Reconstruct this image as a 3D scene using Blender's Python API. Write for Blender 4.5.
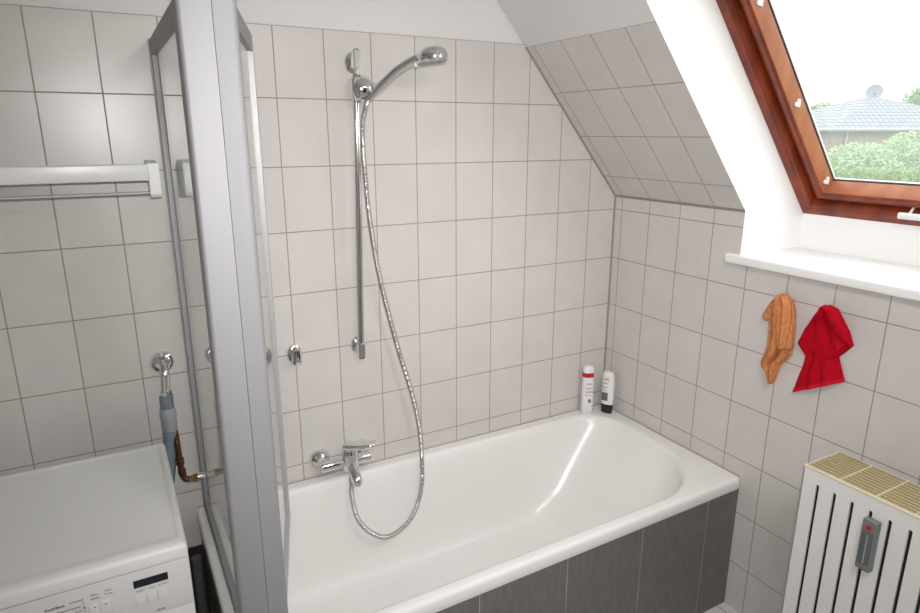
import bpy, bmesh, math, random
from mathutils import Vector, Matrix
random.seed(4)
R = math.radians
H = 1.98                       # coordinates below are measured from the top edge of the tiling, 1.98 m above the floor
scene = bpy.context.scene
C = scene.collection
for o in list(bpy.data.objects): bpy.data.objects.remove(o)

# ------------------------------------------------------------------ camera
cam_d = bpy.data.cameras.new('camera'); cam = bpy.data.objects.new('camera', cam_d); C.objects.link(cam)
cam.location = (-1.822, -1.990, -0.300 + H)
yaw, pitch = 0.50428, -0.26608
cam.rotation_euler = (math.pi/2 + pitch, 0, -yaw)
cam_d.sensor_fit = 'HORIZONTAL'; cam_d.sensor_width = 36.0
cam_d.lens = 636.3 * 36.0 / 920.0
cam_d.clip_start = 0.02; cam_d.clip_end = 400
scene.camera = cam

# ------------------------------------------------------------------ world: bright overcast sky
world = bpy.data.worlds.new('overcast'); scene.world = world; world.use_nodes = True
nt = world.node_tree; nt.nodes.clear()
wo = nt.nodes.new('ShaderNodeOutputWorld'); bg = nt.nodes.new('ShaderNodeBackground')
tc = nt.nodes.new('ShaderNodeTexCoord'); nz = nt.nodes.new('ShaderNodeTexNoise'); cr = nt.nodes.new('ShaderNodeValToRGB')
nz.inputs['Scale'].default_value = 2.2; nz.inputs['Detail'].default_value = 3
cr.color_ramp.elements[0].position = .35; cr.color_ramp.elements[0].color = (.86, .93, 1, 1)
cr.color_ramp.elements[1].position = .62; cr.color_ramp.elements[1].color = (1, 1, 1, 1)
nt.links.new(tc.outputs['Generated'], nz.inputs['Vector']); nt.links.new(nz.outputs['Fac'], cr.inputs['Fac'])
nt.links.new(cr.outputs['Color'], bg.inputs['Color']); bg.inputs['Strength'].default_value = 2.75
nt.links.new(bg.outputs['Background'], wo.inputs['Surface'])

# ------------------------------------------------------------------ lamps: the camera's flash and an added fill light overhead
def area(name, loc, target, size, power, col=(1, 1, 1), spread=180):
    l = bpy.data.lights.new(name, 'AREA'); l.shape = 'DISK'; l.size = size; l.energy = power; l.color = col; l.spread = R(spread)
    o = bpy.data.objects.new(name, l); C.objects.link(o); o.location = (loc[0], loc[1], loc[2] + H)
    o.rotation_euler = (Vector(target) - Vector(loc)).to_track_quat('-Z', 'Y').to_euler(); return o
area('flash', (-1.80, -2.00, -0.22), (-.70, -.2, -.72), 0.06, 8.0, (1, .97, .965), 100)
area('room_fill', (-1.15, -2.0, 0.36), (-1.0, -1.8, -1), 0.45, 13.5, (1, .968, .968))  # unseen soft fill, added to brighten the room

scene.view_settings.view_transform = 'Standard'; scene.view_settings.look = 'None'
scene.view_settings.exposure = 0.23; scene.view_settings.gamma = 1.0; scene.view_settings.use_curve_mapping = False

# ------------------------------------------------------------------ materials
def mat(name, col=(.8, .8, .8), rough=.5, metal=0.0, coat=0.0, spec=.5, noise=0, nscale=20, bump=0, bscale=60, col2=None, stretch=None, sheen=0):
    m = bpy.data.materials.new(name); m.use_nodes = True; t = m.node_tree; b = t.nodes['Principled BSDF']
    b.inputs['Base Color'].default_value = (*col, 1); b.inputs['Roughness'].default_value = rough
    b.inputs['Metallic'].default_value = metal; b.inputs['Coat Weight'].default_value = coat; b.inputs['Coat Roughness'].default_value = .05
    b.inputs['Specular IOR Level'].default_value = spec
    if sheen: b.inputs['Sheen Weight'].default_value = sheen; b.inputs['Sheen Roughness'].default_value = .6
    tc = t.nodes.new('ShaderNodeTexCoord'); mp = t.nodes.new('ShaderNodeMapping'); t.links.new(tc.outputs['Object'], mp.inputs['Vector'])
    if stretch: mp.inputs['Scale'].default_value = stretch
    if noise or col2:
        n = t.nodes.new('ShaderNodeTexNoise'); n.inputs['Scale'].default_value = nscale; n.inputs['Detail'].default_value = 5
        t.links.new(mp.outputs['Vector'], n.inputs['Vector'])
        r = t.nodes.new('ShaderNodeValToRGB'); c2 = col2 or tuple(c*(1-noise) for c in col)
        r.color_ramp.elements[0].position = .3; r.color_ramp.elements[1].position = .7
        r.color_ramp.elements[0].color = (*c2, 1); r.color_ramp.elements[1].color = (*col, 1)
        t.links.new(n.outputs['Fac'], r.inputs['Fac']); t.links.new(r.outputs['Color'], b.inputs['Base Color'])
    if bump:
        n = t.nodes.new('ShaderNodeTexNoise'); n.inputs['Scale'].default_value = bscale; n.inputs['Detail'].default_value = 3
        t.links.new(mp.outputs['Vector'], n.inputs['Vector'])
        bp = t.nodes.new('ShaderNodeBump'); bp.inputs['Strength'].default_value = bump; bp.inputs['Distance'].default_value = .002
        t.links.new(n.outputs['Fac'], bp.inputs['Height']); t.links.new(bp.outputs['Normal'], b.inputs['Normal'])
    return m

def tile_mat(name, ua, va, u0, v0, w, h, c1, c2, grout, rough=.3, mortar=.0020, bump=.5, wob=.02, streak=0):
    """glazed tiles laid in a square grid; ua, va: axes on the wall, u0, v0: where the grid starts"""
    m = bpy.data.materials.new(name); m.use_nodes = True; t = m.node_tree; b = t.nodes['Principled BSDF']; L = t.links.new
    g = t.nodes.new('ShaderNodeNewGeometry')
    def dot(a, off):
        d = t.nodes.new('ShaderNodeVectorMath'); d.operation = 'DOT_PRODUCT'; d.inputs[1].default_value = a; L(g.outputs['Position'], d.inputs[0])
        s = t.nodes.new('ShaderNodeMath'); s.operation = 'ADD'; s.inputs[1].default_value = off; L(d.outputs['Value'], s.inputs[0]); return s
    cx = t.nodes.new('ShaderNodeCombineXYZ'); L(dot(ua, u0).outputs[0], cx.inputs[0]); L(dot(va, v0).outputs[0], cx.inputs[1])
    br = t.nodes.new('ShaderNodeTexBrick'); br.offset = 0; br.squash = 1; br.offset_frequency = 2; br.squash_frequency = 2
    for k, v in (('Scale', 1), ('Mortar Size', mortar), ('Mortar Smooth', .35), ('Bias', 0), ('Brick Width', w), ('Row Height', h)): br.inputs[k].default_value = v
    br.inputs['Color1'].default_value = (*c1, 1); br.inputs['Color2'].default_value = (*c2, 1); br.inputs['Mortar'].default_value = (*grout, 1)
    L(cx.outputs[0], br.inputs['Vector'])
    n = t.nodes.new('ShaderNodeTexNoise'); n.inputs['Scale'].default_value = 9 if not streak else 1; n.inputs['Detail'].default_value = 6
    mp = t.nodes.new('ShaderNodeMapping'); L(cx.outputs[0], mp.inputs['Vector']); L(mp.outputs[0], n.inputs['Vector'])
    if streak: mp.inputs['Scale'].default_value = (90, 14, 1)
    mx = t.nodes.new('ShaderNodeMix'); mx.data_type = 'RGBA'; mx.blend_type = 'MULTIPLY'; mx.inputs[0].default_value = 1
    r = t.nodes.new('ShaderNodeMapRange'); amp = streak or .03
    r.inputs['From Min'].default_value = .3; r.inputs['From Max'].default_value = .7; r.inputs['To Min'].default_value = 1-amp; r.inputs['To Max'].default_value = 1+amp
    L(n.outputs['Fac'], r.inputs['Value']); cc = t.nodes.new('ShaderNodeCombineColor')
    for k in range(3): L(r.outputs[0], cc.inputs[k])
    L(br.outputs['Color'], mx.inputs[6]); L(cc.outputs[0], mx.inputs[7]); L(mx.outputs[2], b.inputs['Base Color'])
    rr = t.nodes.new('ShaderNodeMapRange'); rr.inputs['To Min'].default_value = rough; rr.inputs['To Max'].default_value = .8
    L(br.outputs['Fac'], rr.inputs['Value']); L(rr.outputs[0], b.inputs['Roughness'])
    # soft waviness of the glaze plus sunken grout
    n2 = t.nodes.new('ShaderNodeTexNoise'); n2.inputs['Scale'].default_value = 26; n2.inputs['Detail'].default_value = 2; L(cx.outputs[0], n2.inputs['Vector'])
    ad = t.nodes.new('ShaderNodeMath'); ad.operation = 'MULTIPLY_ADD'; ad.inputs[1].default_value = wob
    L(n2.outputs['Fac'], ad.inputs[0]); iv = t.nodes.new('ShaderNodeMath'); iv.operation = 'SUBTRACT'; iv.inputs[0].default_value = 1
    L(br.outputs['Fac'], iv.inputs[1]); L(iv.outputs[0], ad.inputs[2])
    bp = t.nodes.new('ShaderNodeBump'); bp.inputs['Strength'].default_value = bump; bp.inputs['Distance'].default_value = .0012
    L(ad.outputs[0], bp.inputs['Height']); L(bp.outputs['Normal'], b.inputs['Normal'])
    return m

S = Vector((-.649, 0, .761)); N = Vector((.761, 0, .649)); K = Vector((0, 0, -.545))      # the roof slope: up, outward, knee
T1, T2, GR = (.615, .588, .562), (.60, .572, .545), (.33, .275, .25)
PX = .1505
M = {}
M['tile_back'] = tile_mat('tile_back', (1, 0, 0), (0, 0, 1), .1377 + 40*PX, -H + 4, PX, .2, T1, T2, GR)
M['tile_right'] = tile_mat('tile_right', (0, 1, 0), (0, 0, 1), .0437 + 40*PX, -H + 4, PX, .2, T1, T2, GR)
KS = K + .706*S
M['tile_slope'] = tile_mat('tile_slope', (0, 1, 0), tuple(S), .0437 + 40*PX, -(KS.dot(S) + H*S.z) + 4, PX, .2, T1, T2, GR)
M['tile_left'] = tile_mat('tile_left', (0, 1, 0), (0, 0, 1), .05 + 40*PX, -H + 4, PX, .2, T1, T2, GR)
M['tile_floor'] = tile_mat('tile_floor', (1, 0, 0), (0, 1, 0), .04 + 9, .08 + 9, .30, .30, (.62, .61, .585), (.60, .59, .565), (.33, .33, .31), rough=.3, mortar=.003)
M['slate'] = tile_mat('slate_tile', (1, 0, 0), (0, 0, 1), .155 + .305*20, 3.02, .305, .6, (.140, .138, .130), (.130, .129, .122), (.36, .35, .32), rough=.42, mortar=.0016, bump=.3, wob=.3, streak=.16)
M['plaster'] = mat('white_plaster', (.71, .70, .69), .75, bump=.25, bscale=90)
M['reveal'] = mat('reveal_paint', (.88, .875, .86), .6, bump=.15, bscale=50)
M['sill'] = mat('painted_sill', (.86, .86, .85), .3)
M['silicone'] = mat('joint_brown', (.30, .235, .21), .7)
M['sealant'] = mat('sealant_beige', (.42, .36, .32), .6)
M['wood'] = mat('varnished_pine', (.26, .042, .010), .34, coat=.15, col2=(.12, .017, .005), nscale=3, stretch=(6, 6, 1.0))
M['wood_light'] = mat('sash_pine', (.46, .17, .075), .34, coat=.2, col2=(.33, .105, .045), nscale=3, stretch=(6, 6, 1.0))
M['door'] = mat('added_door_brown', (.10, .05, .025), .4, noise=.3, nscale=4, stretch=(8, 8, 1))  # for the added door behind the camera
M['enamel'] = mat('bath_enamel', (.80, .79, .765), .24, coat=.0)
M['appliance'] = mat('appliance_white', (.68, .68, .665), .45, coat=.0)
M['panel_white'] = mat('panel_white', (.64, .645, .63), .38)
M['plastic'] = mat('white_plastic', (.72, .73, .71), .3)
M['rad'] = mat('radiator_paint', (.78, .775, .75), .35)
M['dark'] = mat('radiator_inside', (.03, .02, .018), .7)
M['grille'] = mat('grille_ochre', (.46, .38, .21), .5)
M['cream'] = mat('cream_paint', (.72, .66, .50), .45)
M['chrome'] = mat('chrome', (.78, .77, .77), .08, 1.0)
M['chrome_soft'] = mat('hose_metal', (.60, .555, .56), .25, 1.0)
M['alu'] = mat('anodised_aluminium', (.34, .34, .352), .62, .45)
M['alu_light'] = mat('aluminium_light', (.46, .46, .465), .45, .3)
M['alu_dark'] = mat('seal_grey', (.33, .32, .30), .5)
M['brass'] = mat('brass', (.50, .31, .10), .35, 1.0, noise=.5, nscale=60)
M['copper'] = mat('tarnished_copper', (.16, .075, .045), .5, .8, noise=.5, nscale=40)
M['hose_grey'] = mat('hose_bluegrey', (.15, .20, .235), .5)
M['pipe'] = mat('pipe_grey', (.12, .125, .125), .4)
M['cap_grey'] = mat('collar_grey', (.30, .32, .34), .45)
M['ink'] = mat('ink_grey', (.12, .12, .13), .6)
M['ink_red'] = mat('ink_red', (.35, .03, .06), .6)
M['display'] = mat('display_black', (.008, .008, .02), .12)
M['bottle'] = mat('bottle_white', (.80, .79, .78), .28)
M['red_band'] = mat('band_red', (.50, .01, .02), .35)
M['black_cap'] = mat('cap_black', (.014, .011, .012), .25)
M['red_cloth'] = mat('red_terry', (.57, .004, .018), .95, spec=.1, bump=1, bscale=700, noise=.25, nscale=60)
M['red_hem'] = mat('red_hem', (.56, .008, .024), .9, spec=.15, bump=.5, bscale=500)
M['orange_cloth'] = mat('orange_terry', (.74, .30, .12), .95, spec=.1, bump=1, bscale=600, noise=.3, nscale=70)
M['meter'] = mat('meter_grey', (.17, .18, .175), .3)
M['meter_win'] = mat('meter_window', (.11, .125, .13), .12)
M['rubber'] = mat('rubber', (.02, .02, .02), .6)
M['spacer'] = mat('glass_spacer', (.6, .6, .62), .3, .6)
M['fill_shell'] = mat('fill_shell_white', (.8, .8, .78), .3)  # unused finish for the shell of the added fill light

def glass_mat(name, tint=(.97, .985, .975), refl=1.0):
    m = bpy.data.materials.new(name); m.use_nodes = True; t = m.node_tree; t.nodes.clear(); L = t.links.new
    o = t.nodes.new('ShaderNodeOutputMaterial'); tr = t.nodes.new('ShaderNodeBsdfTransparent'); gl = t.nodes.new('ShaderNodeBsdfGlossy')
    lw = t.nodes.new('ShaderNodeLayerWeight'); lw.inputs['Blend'].default_value = .5; pw = t.nodes.new('ShaderNodeMath'); pw.operation = 'POWER'; pw.inputs[1].default_value = 5
    fr = t.nodes.new('ShaderNodeMath'); fr.operation = 'MULTIPLY_ADD'; fr.inputs[1].default_value = .9; fr.inputs[2].default_value = .035; mx = t.nodes.new('ShaderNodeMixShader')
    L(lw.outputs['Facing'], pw.inputs[0]); L(pw.outputs[0], fr.inputs[0])
    tr.inputs['Color'].default_value = (*tint, 1); gl.inputs['Roughness'].default_value = .01; gl.inputs['Color'].default_value = (refl,)*3 + (1,)
    L(fr.outputs[0], mx.inputs[0]); L(tr.outputs[0], mx.inputs[1]); L(gl.outputs[0], mx.inputs[2]); L(mx.outputs[0], o.inputs['Surface']); return m
M['glass'] = glass_mat('screen_glass', (.965, .985, .97)); M['pane'] = glass_mat('window_glass', (.98, .985, .98))
# veil of glare over the outside view, put into the pane as translucency
t = M['pane'].node_tree; o_ = t.nodes['Material Output']; src = o_.inputs['Surface'].links[0].from_socket
tl = t.nodes.new('ShaderNodeBsdfTranslucent'); tl.inputs['Color'].default_value = (.9, .93, .95, 1); mq = t.nodes.new('ShaderNodeMixShader'); mq.inputs[0].default_value = .055
t.links.new(src, mq.inputs[1]); t.links.new(tl.outputs[0], mq.inputs[2]); t.links.new(mq.outputs[0], o_.inputs['Surface'])

# ------------------------------------------------------------------ mesh helpers
class MB:
    def __init__(s): s.bm = bmesh.new(); s.mi = 0
    def _f(s, vs):
        try: f = s.bm.faces.new(vs); f.material_index = s.mi; return f
        except ValueError: return None
    def box(s, a, b, bev=0, seg=2):
        x0, x1 = sorted((a[0], b[0])); y0, y1 = sorted((a[1], b[1])); z0, z1 = sorted((a[2], b[2]))
        t = bmesh.new(); v = [t.verts.new(p) for p in ((x0,y0,z0),(x1,y0,z0),(x1,y1,z0),(x0,y1,z0),(x0,y0,z1),(x1,y0,z1),(x1,y1,z1),(x0,y1,z1))]
        for q in ((0,3,2,1),(4,5,6,7),(0,1,5,4),(1,2,6,5),(2,3,7,6),(3,0,4,7)): t.faces.new([v[i] for i in q])
        if bev: bmesh.ops.bevel(t, geom=list(t.edges), offset=bev, segments=seg, affect='EDGES', profile=.6)
        s.add(t); return s
    def add(s, t, mtx=None):
        mp = {v: s.bm.verts.new(mtx @ v.co if mtx else v.co) for v in t.verts}
        for f in t.faces: s._f([mp[v] for v in f.verts])
        t.free()
    def prism(s, poly, axis, a, b, mis=None, bev=0):
        """poly: 2-D outline; axis: the axis it is swept along from a to b"""
        def P(p, h): return {'x': (h, p[0], p[1]), 'y': (p[0], h, p[1]), 'z': (p[0], p[1], h)}[axis]
        t = bmesh.new(); A = [t.verts.new(P(p, a)) for p in poly]; B = [t.verts.new(P(p, b)) for p in poly]; n = len(poly)
        t.faces.new(A); t.faces.new(B[::-1])
        for i in range(n):
            f = t.faces.new([A[i], B[i], B[(i+1) % n], A[(i+1) % n]])
            if mis: f.material_index = mis[i]
        bmesh.ops.recalc_face_normals(t, faces=t.faces)
        if bev: bmesh.ops.bevel(t, geom=list(t.edges), offset=bev, segments=2, affect='EDGES')
        mp = {v: s.bm.verts.new(v.co) for v in t.verts}
        for f in t.faces:
            g = s._f([mp[v] for v in f.verts])
            if g and mis: g.material_index = f.material_index
        t.free(); return s
    def tube(s, pts, rad, n=16, cap=True, sy=1.0):
        """swept round section; rad: number or one per point"""
        pts = [Vector(p) for p in pts]; m = len(pts); rads = rad if isinstance(rad, (list, tuple)) else [rad]*m
        tan = [(pts[min(i+1, m-1)] - pts[max(i-1, 0)]).normalized() for i in range(m)]
        up = Vector((0, 0, 1)) if abs(tan[0].z) < .9 else Vector((1, 0, 0))
        u = (up - tan[0]*up.dot(tan[0])).normalized(); rings = []
        for i in range(m):
            u = (u - tan[i]*u.dot(tan[i])).normalized(); w = tan[i].cross(u)
            rings.append([s.bm.verts.new(pts[i] + (u*math.cos(2*math.pi*k/n)*sy + w*math.sin(2*math.pi*k/n))*rads[i]) for k in range(n)])
        for a, b in zip(rings, rings[1:]):
            for k in range(n): s._f([a[k], a[(k+1) % n], b[(k+1) % n], b[k]])
        if cap: s._f(rings[0][::-1]); s._f(rings[-1])
        return s
    def lathe(s, prof, loc, axis=(0, 0, 1), n=24, sx=1, sy=1):
        """prof: (radius, height) pairs along AXIS from LOC"""
        q = Vector((0, 0, 1)).rotation_difference(Vector(axis).normalized()); rings = []
        for r, h in prof:
            rings.append([s.bm.verts.new(Vector(loc) + q @ Vector((max(r, 1e-5)*math.cos(2*math.pi*k/n)*sx, max(r, 1e-5)*math.sin(2*math.pi*k/n)*sy, h))) for k in range(n)])
        for a, b in zip(rings, rings[1:]):
            for k in range(n): s._f([a[k], a[(k+1) % n], b[(k+1) % n], b[k]])
        s._f(rings[0][::-1]); s._f(rings[-1]); return s
    def loft(s, rings, close=True, caps=(False, False)):
        rr = [[s.bm.verts.new(p) for p in r] for r in rings]; n = len(rr[0])
        for a, b in zip(rr, rr[1:]):
            for k in range(n if close else n-1): s._f([a[k], a[(k+1) % n], b[(k+1) % n], b[k]])
        if caps[0]: s._f(rr[0][::-1])
        if caps[1]: s._f(rr[-1])
        return s
    def grid(s, f, nu, nv):
        g = [[s.bm.verts.new(f(i/nu, j/nv)) for i in range(nu+1)] for j in range(nv+1)]
        for j in range(nv):
            for i in range(nu): s._f([g[j][i], g[j][i+1], g[j+1][i+1], g[j+1][i]])
        return s

def origin_of(o): return Vector(o['_o']) if o is not None else None
def tagp(o, label=None, cat=None, group=None, kind=None):
    if label: o['label'] = label
    if cat: o['category'] = cat
    if group: o['group'] = group
    if kind: o['kind'] = kind
    return o
ORI = {}
def obj(name, mb, mats, parent=None, label=None, cat=None, group=None, kind=None, at=None, smooth=40, recalc=True, solid=0, sub=0):
    bm = mb.bm
    bmesh.ops.remove_doubles(bm, verts=bm.verts, dist=1e-5)
    if recalc: bmesh.ops.recalc_face_normals(bm, faces=bm.faces)
    if parent is not None: org = ORI[parent.name]
    elif at is not None: org = Vector(at)
    else:
        xs = [v.co for v in bm.verts]; org = Vector(((min(p.x for p in xs)+max(p.x for p in xs))/2, (min(p.y for p in xs)+max(p.y for p in xs))/2, min(p.z for p in xs)))
    for v in bm.verts: v.co -= org
    me = bpy.data.meshes.new(name); bm.to_mesh(me); bm.free()
    for m in (mats if isinstance(mats, (list, tuple)) else [mats]): me.materials.append(m)
    if smooth:
        for p in me.polygons: p.use_smooth = True
        me.set_sharp_from_angle(angle=R(smooth))
    o = bpy.data.objects.new(name, me); C.objects.link(o); ORI[o.name] = org
    if parent is not None: o.parent = parent
    else: o.location = (org.x, org.y, org.z + H)
    if solid: md = o.modifiers.new('thickness', 'SOLIDIFY'); md.thickness = solid; md.offset = 0
    if sub: md = o.modifiers.new('smooth', 'SUBSURF'); md.levels = sub; md.render_levels = sub
    return tagp(o, label, cat, group, kind)
def empty(name, loc, label=None, cat=None, group=None, kind=None):
    o = bpy.data.objects.new(name, None); C.objects.link(o); o.location = (loc[0], loc[1], loc[2] + H); o.empty_display_size = .05
    ORI[o.name] = Vector(loc); return tagp(o, label, cat, group, kind)
def text(name, body, size, pos, parent, m, rot, bold=0, extr=.0002):
    cu = bpy.data.curves.new(name, 'FONT'); cu.body = body; cu.size = size; cu.extrude = extr; cu.offset = bold; cu.align_x = 'LEFT'; cu.resolution_u = 2
    t = bpy.data.objects.new(name + '_tmp', cu); C.objects.link(t)
    dg = bpy.context.evaluated_depsgraph_get(); dg.update(); me = bpy.data.meshes.new_from_object(t.evaluated_get(dg)); bpy.data.objects.remove(t)
    me.materials.clear(); me.materials.append(m)
    o = bpy.data.objects.new(name, me); C.objects.link(o); o.parent = parent
    o.location = Vector(pos) - ORI[parent.name]; o.rotation_euler = rot; ORI[o.name] = Vector(pos); return o
def spline(P, n=12):
    """Catmull-Rom through the points"""
    P = [Vector(p) for p in P]; P = [P[0]*2 - P[1]] + P + [P[-1]*2 - P[-2]]; out = []
    for i in range(1, len(P)-2):
        for k in range(n):
            t = k/n; a, b, c, d = P[i-1:i+3]
            out.append(.5*((2*b) + (c-a)*t + (2*a-5*b+4*c-d)*t*t + (3*b-a-3*c+d)*t**3))
    return out + [P[-2]]
def lerp_poly(P, t):
    """point at share t of the length of a 2-D polyline"""
    d = [0]
    for a, b in zip(P, P[1:]): d.append(d[-1] + math.hypot(a[0]-b[0], a[1]-b[1]))
    s = t*d[-1]
    for i in range(len(P)-1):
        if s <= d[i+1] + 1e-9: k = (s-d[i])/max(1e-9, d[i+1]-d[i]); return (P[i][0]*(1-k)+P[i+1][0]*k, P[i][1]*(1-k)+P[i+1][1]*k)
    return P[-1]
def xz(v): return (v.x, v.z)
def W(s, o, y): p = K + s*S + o*N; return Vector((p.x, y, p.z))

# ------------------------------------------------------------------ the room
XL, YF, ZC = -2.75, -2.95, .42
y0, y1 = -.615, -1.755                      # the roof window's recess
s0, s1, so = -.218, .962, .217
b = MB(); b.box((XL, 0, -H), (.6, .15, 0)); obj('wall_back', b, M['tile_back'], kind='structure', smooth=0)
b = MB(); b.box((XL, .005, 0), (.6, .15, ZC)); obj('wall_back_upper', b, M['plaster'], kind='structure', smooth=0)
b = MB(); b.box((0, YF, -H), (.455, 0, -.72)); obj('wall_right', b, M['tile_right'], kind='structure', smooth=0)
def slope_block(ya, yb, name, mis, mats):
    top = K + 1.268*S; tile = KS
    poly = [(0, -.72), (0, -.545), xz(tile), xz(top), xz(top + .26*N), xz(K - .30*S + .26*N), (.455, -.72)]
    q = MB(); q.prism(poly, 'y', ya, yb, mis); return obj(name, q, mats, kind='structure', smooth=0)
# the reveal's cheek is the end of this block
blk = slope_block(0, y0, 'wall_slope', [1, 2, 3, 3, 3, 3, 3], [M['reveal'], M['tile_right'], M['tile_slope'], M['plaster']])
slope_block(y1, YF, 'wall_slope_far', [1, 3, 3, 3, 3, 3, 3], [M['reveal'], M['tile_right'], M['tile_slope'], M['plaster']])
b = MB(); b.prism([(.31, -.72), (.31, -.572), xz(W(s0, so, 0)), xz(W(s0, .26, 0)), (.455, -.72)], 'y', y0, y1); obj('wall_recess', b, M['reveal'], kind='structure', smooth=0)
b = MB(); b.prism([xz(W(s1, 0, 0)), xz(W(1.268, 0, 0)), xz(W(1.268, .26, 0)), xz(W(s1, .26, 0))], 'y', y0, y1); obj('wall_above_window', b, M['plaster'], kind='structure', smooth=0)
b = MB(); b.box((XL, YF, ZC), (-.6, .15, ZC+.1)); obj('ceiling', b, M['plaster'], kind='structure', smooth=0)
b = MB(); b.box((XL-.1, YF-.1, -H-.1), (.5, .15, -H)); obj('floor', b, M['tile_floor'], kind='structure', smooth=0)
b = MB(); b.box((XL-.1, YF, -H), (XL, .15, ZC)); obj('wall_left', b, M['tile_left'], kind='structure', smooth=0)
b = MB(); b.box((XL-.1, YF-.1, -H), (.5, YF, ZC+.1)); obj('wall_front', b, M['plaster'], kind='structure', smooth=0)
b = MB(); b.box((-1.55, YF, -H), (-.70, YF+.03, .05)); dr = obj('added_door', b, M['door'], kind='structure', smooth=0)  # unseen door, added so the chrome has something dark to reflect
b = MB(); b.box((-1.63, YF, -H), (-1.55, YF+.045, .13)); b.box((-.70, YF, -H), (-.62, YF+.045, .13)); b.box((-1.55, YF, .05), (-.70, YF+.045, .13)); obj('added_door_frame', b, M['door'], dr)
b = MB(); b.tube([(-.78, YF+.03, -.93), (-.78, YF+.075, -.93), (-.90, YF+.075, -.93)], .009, 10); obj('added_door_handle', b, M['chrome'], dr)
# grout in the corners
b = MB(); b.prism([(0, 0), (-.006, 0), (0, -.006)], 'z', -1.462, -.545); obj('trim_1', b, M['silicone'], kind='structure', smooth=0)
b = MB()
for e in (1,):
    a0, a1 = K, KS; off = -.006*N - 0*S
    b.loft([[a0, a0 + off, a0 + Vector((0, -.006, 0))], [a1, a1 + off, a1 + Vector((0, -.006, 0))]], caps=(True, True))
obj('trim_2', b, M['silicone'], kind='structure', smooth=0)
b = MB(); b.loft([[K + Vector((0, y, 0)), K + Vector((0, y, -.006)), K + Vector((0, y, 0)) + .006*S] for y in (0, y0)], caps=(True, True)); obj('trim_3', b, M['silicone'], kind='structure', smooth=0)

# ------------------------------------------------------------------ roof window
win = empty('window_1', tuple(W(s0, so, (y0+y1)/2)), kind='structure')
def loop(profile, closed=True):
    """profile (inset, depth) carried round the window with mitred corners"""
    rings = []
    for w, o in profile:
        rings.append([W(s0+w, o, y0-w), W(s1-w, o, y0-w), W(s1-w, o, y1+w), W(s0+w, o, y1+w)])
    if closed: rings.append(rings[0])
    q = MB(); q.loft(rings); return q
def subdiv(q, n=0): return q
obj('window_frame', loop([(0, .217), (.018, .217), (.026, .221), (.032, .232), (.036, .252), (.040, .26), (.040, .31), (0, .31)]), M['wood'], win, smooth=50)
sash = obj('sash', loop([(.042, .31), (.042, .262), (.046, .246), (.055, .238), (.066, .235), (.074, .237), (.078, .243), (.079, .245), (.086, .305), (.082, .309), (.042, .309)]), [M['wood'], M['wood_light']], win, smooth=50, label='reddish pine sash with a paler inner edge')
me = sash.data
for p in me.polygons:
    c = p.center + ORI[win.name] - K
    o_ = c.dot(N); s_ = c.dot(S); y_ = (p.center + ORI[win.name]).y
    w_ = min(s_-s0, s1-s_, y0-y_, y_-y1)
    if .246 < o_ < .305 and w_ > .078: p.material_index = 1
obj('gasket', loop([(.0852, .2985), (.0872, .2985), (.0872, .302), (.0852, .302)]), M['rubber'], win, smooth=0, label='thin black glazing seal')
obj('spacer', loop([(.0875, .3025), (.0893, .3025), (.0893, .308), (.0875, .308)]), M['spacer'], win, smooth=0, label='metallic spacer bar in the double glazing')
b = MB(); b.loft([[W(s0+.0855, o, y0-.0855), W(s1-.0855, o, y0-.0855), W(s1-.0855, o, y1+.0855), W(s0+.0855, o, y1+.0855)] for o in (.301, .3015)], caps=(True, True))
obj('pane', b, M['pane'], win, smooth=0)
# little white heart-shaped hooks screwed to the sash edge
def heart(s_, first=None):
    q = MB(); pts = []
    for k in range(28):
        t = 2*math.pi*k/28; hx = 16*math.sin(t)**3; hy = 13*math.cos(t) - 5*math.cos(2*t) - 2*math.cos(3*t) - math.cos(4*t)
        pts.append((hx*.00092, hy*.00092))
    rings = []
    for d, sc in ((0, .93), (.001, 1), (.004, 1), (.0055, .88)):
        rings.append([W(s_ + v*sc, .272 + u*sc*1.0, y0 - .0815 - d) for u, v in pts])
    q.loft(rings, caps=(True, True)); return obj('heart_hook', q, M['plastic'], win, label='small white heart-shaped hook')
for s_ in (.5533, .2045, -.112, .88): heart(s_)
b = MB(); b.tube([W(-.170, .207, -.945), W(-.170, .207, -1.30)], .010, 12, sy=1.0)
for y in (-.97, -1.27): b.tube([W(-.170, .207, y), W(-.166, .245, y)], .004, 8)
obj('handle', b, M['plastic'], win, label='white bar fixed along the bottom of the window frame')
b = MB(); b.box((-.022, -.570, -.720), (.31, y1-.05, -.690), .006, 3)
obj('window_sill', b, M['sill'], win)
# painter's mark: white paint line the frame sits in
# ------------------------------------------------------------------ bathtub
def rrect(x0_, x1_, ya, yb, r, z, n=10, skew=0):
    """rounded rectangle; r: radii for corners (x0,ya) (x1,ya) (x1,yb) (x0,yb), ya < yb; skew: how far the front edge moves out at the left"""
    cs = [(x0_+r[0], ya+r[0], math.pi, r[0]), (x1_-r[1], ya+r[1], 1.5*math.pi, r[1]), (x1_-r[2], yb-r[2], 0, r[2]), (x0_+r[3], yb-r[3], .5*math.pi, r[3])]
    out = []
    for cx, cy, a, rr in cs:
        for k in range(n+1):
            t = a + .5*math.pi*k/n; out.append(Vector((cx + rr*math.cos(t), cy + rr*math.sin(t), z)))
    # extra points on long sides for smooth lofts
    res = []
    m = len(out)
    for i in range(m):
        p, q = out[i], out[(i+1) % m]; res.append(p)
        L = (q-p).length
        k = 8 if (i % (n+1)) == n else 0
        for j in range(1, k): res.append(p.lerp(q, j/k))
    if skew:
        for p in res:
            w = min(1, max(0, (yb-p.y)/(yb-ya))); p.y -= skew*(-p.x)*w
    return res
ZR = -1.462; SK = .017
tub = MB()
rg = []
TX0, TX1, TY0, TY1 = -1.695, -.001, -.724, -.001
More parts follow.
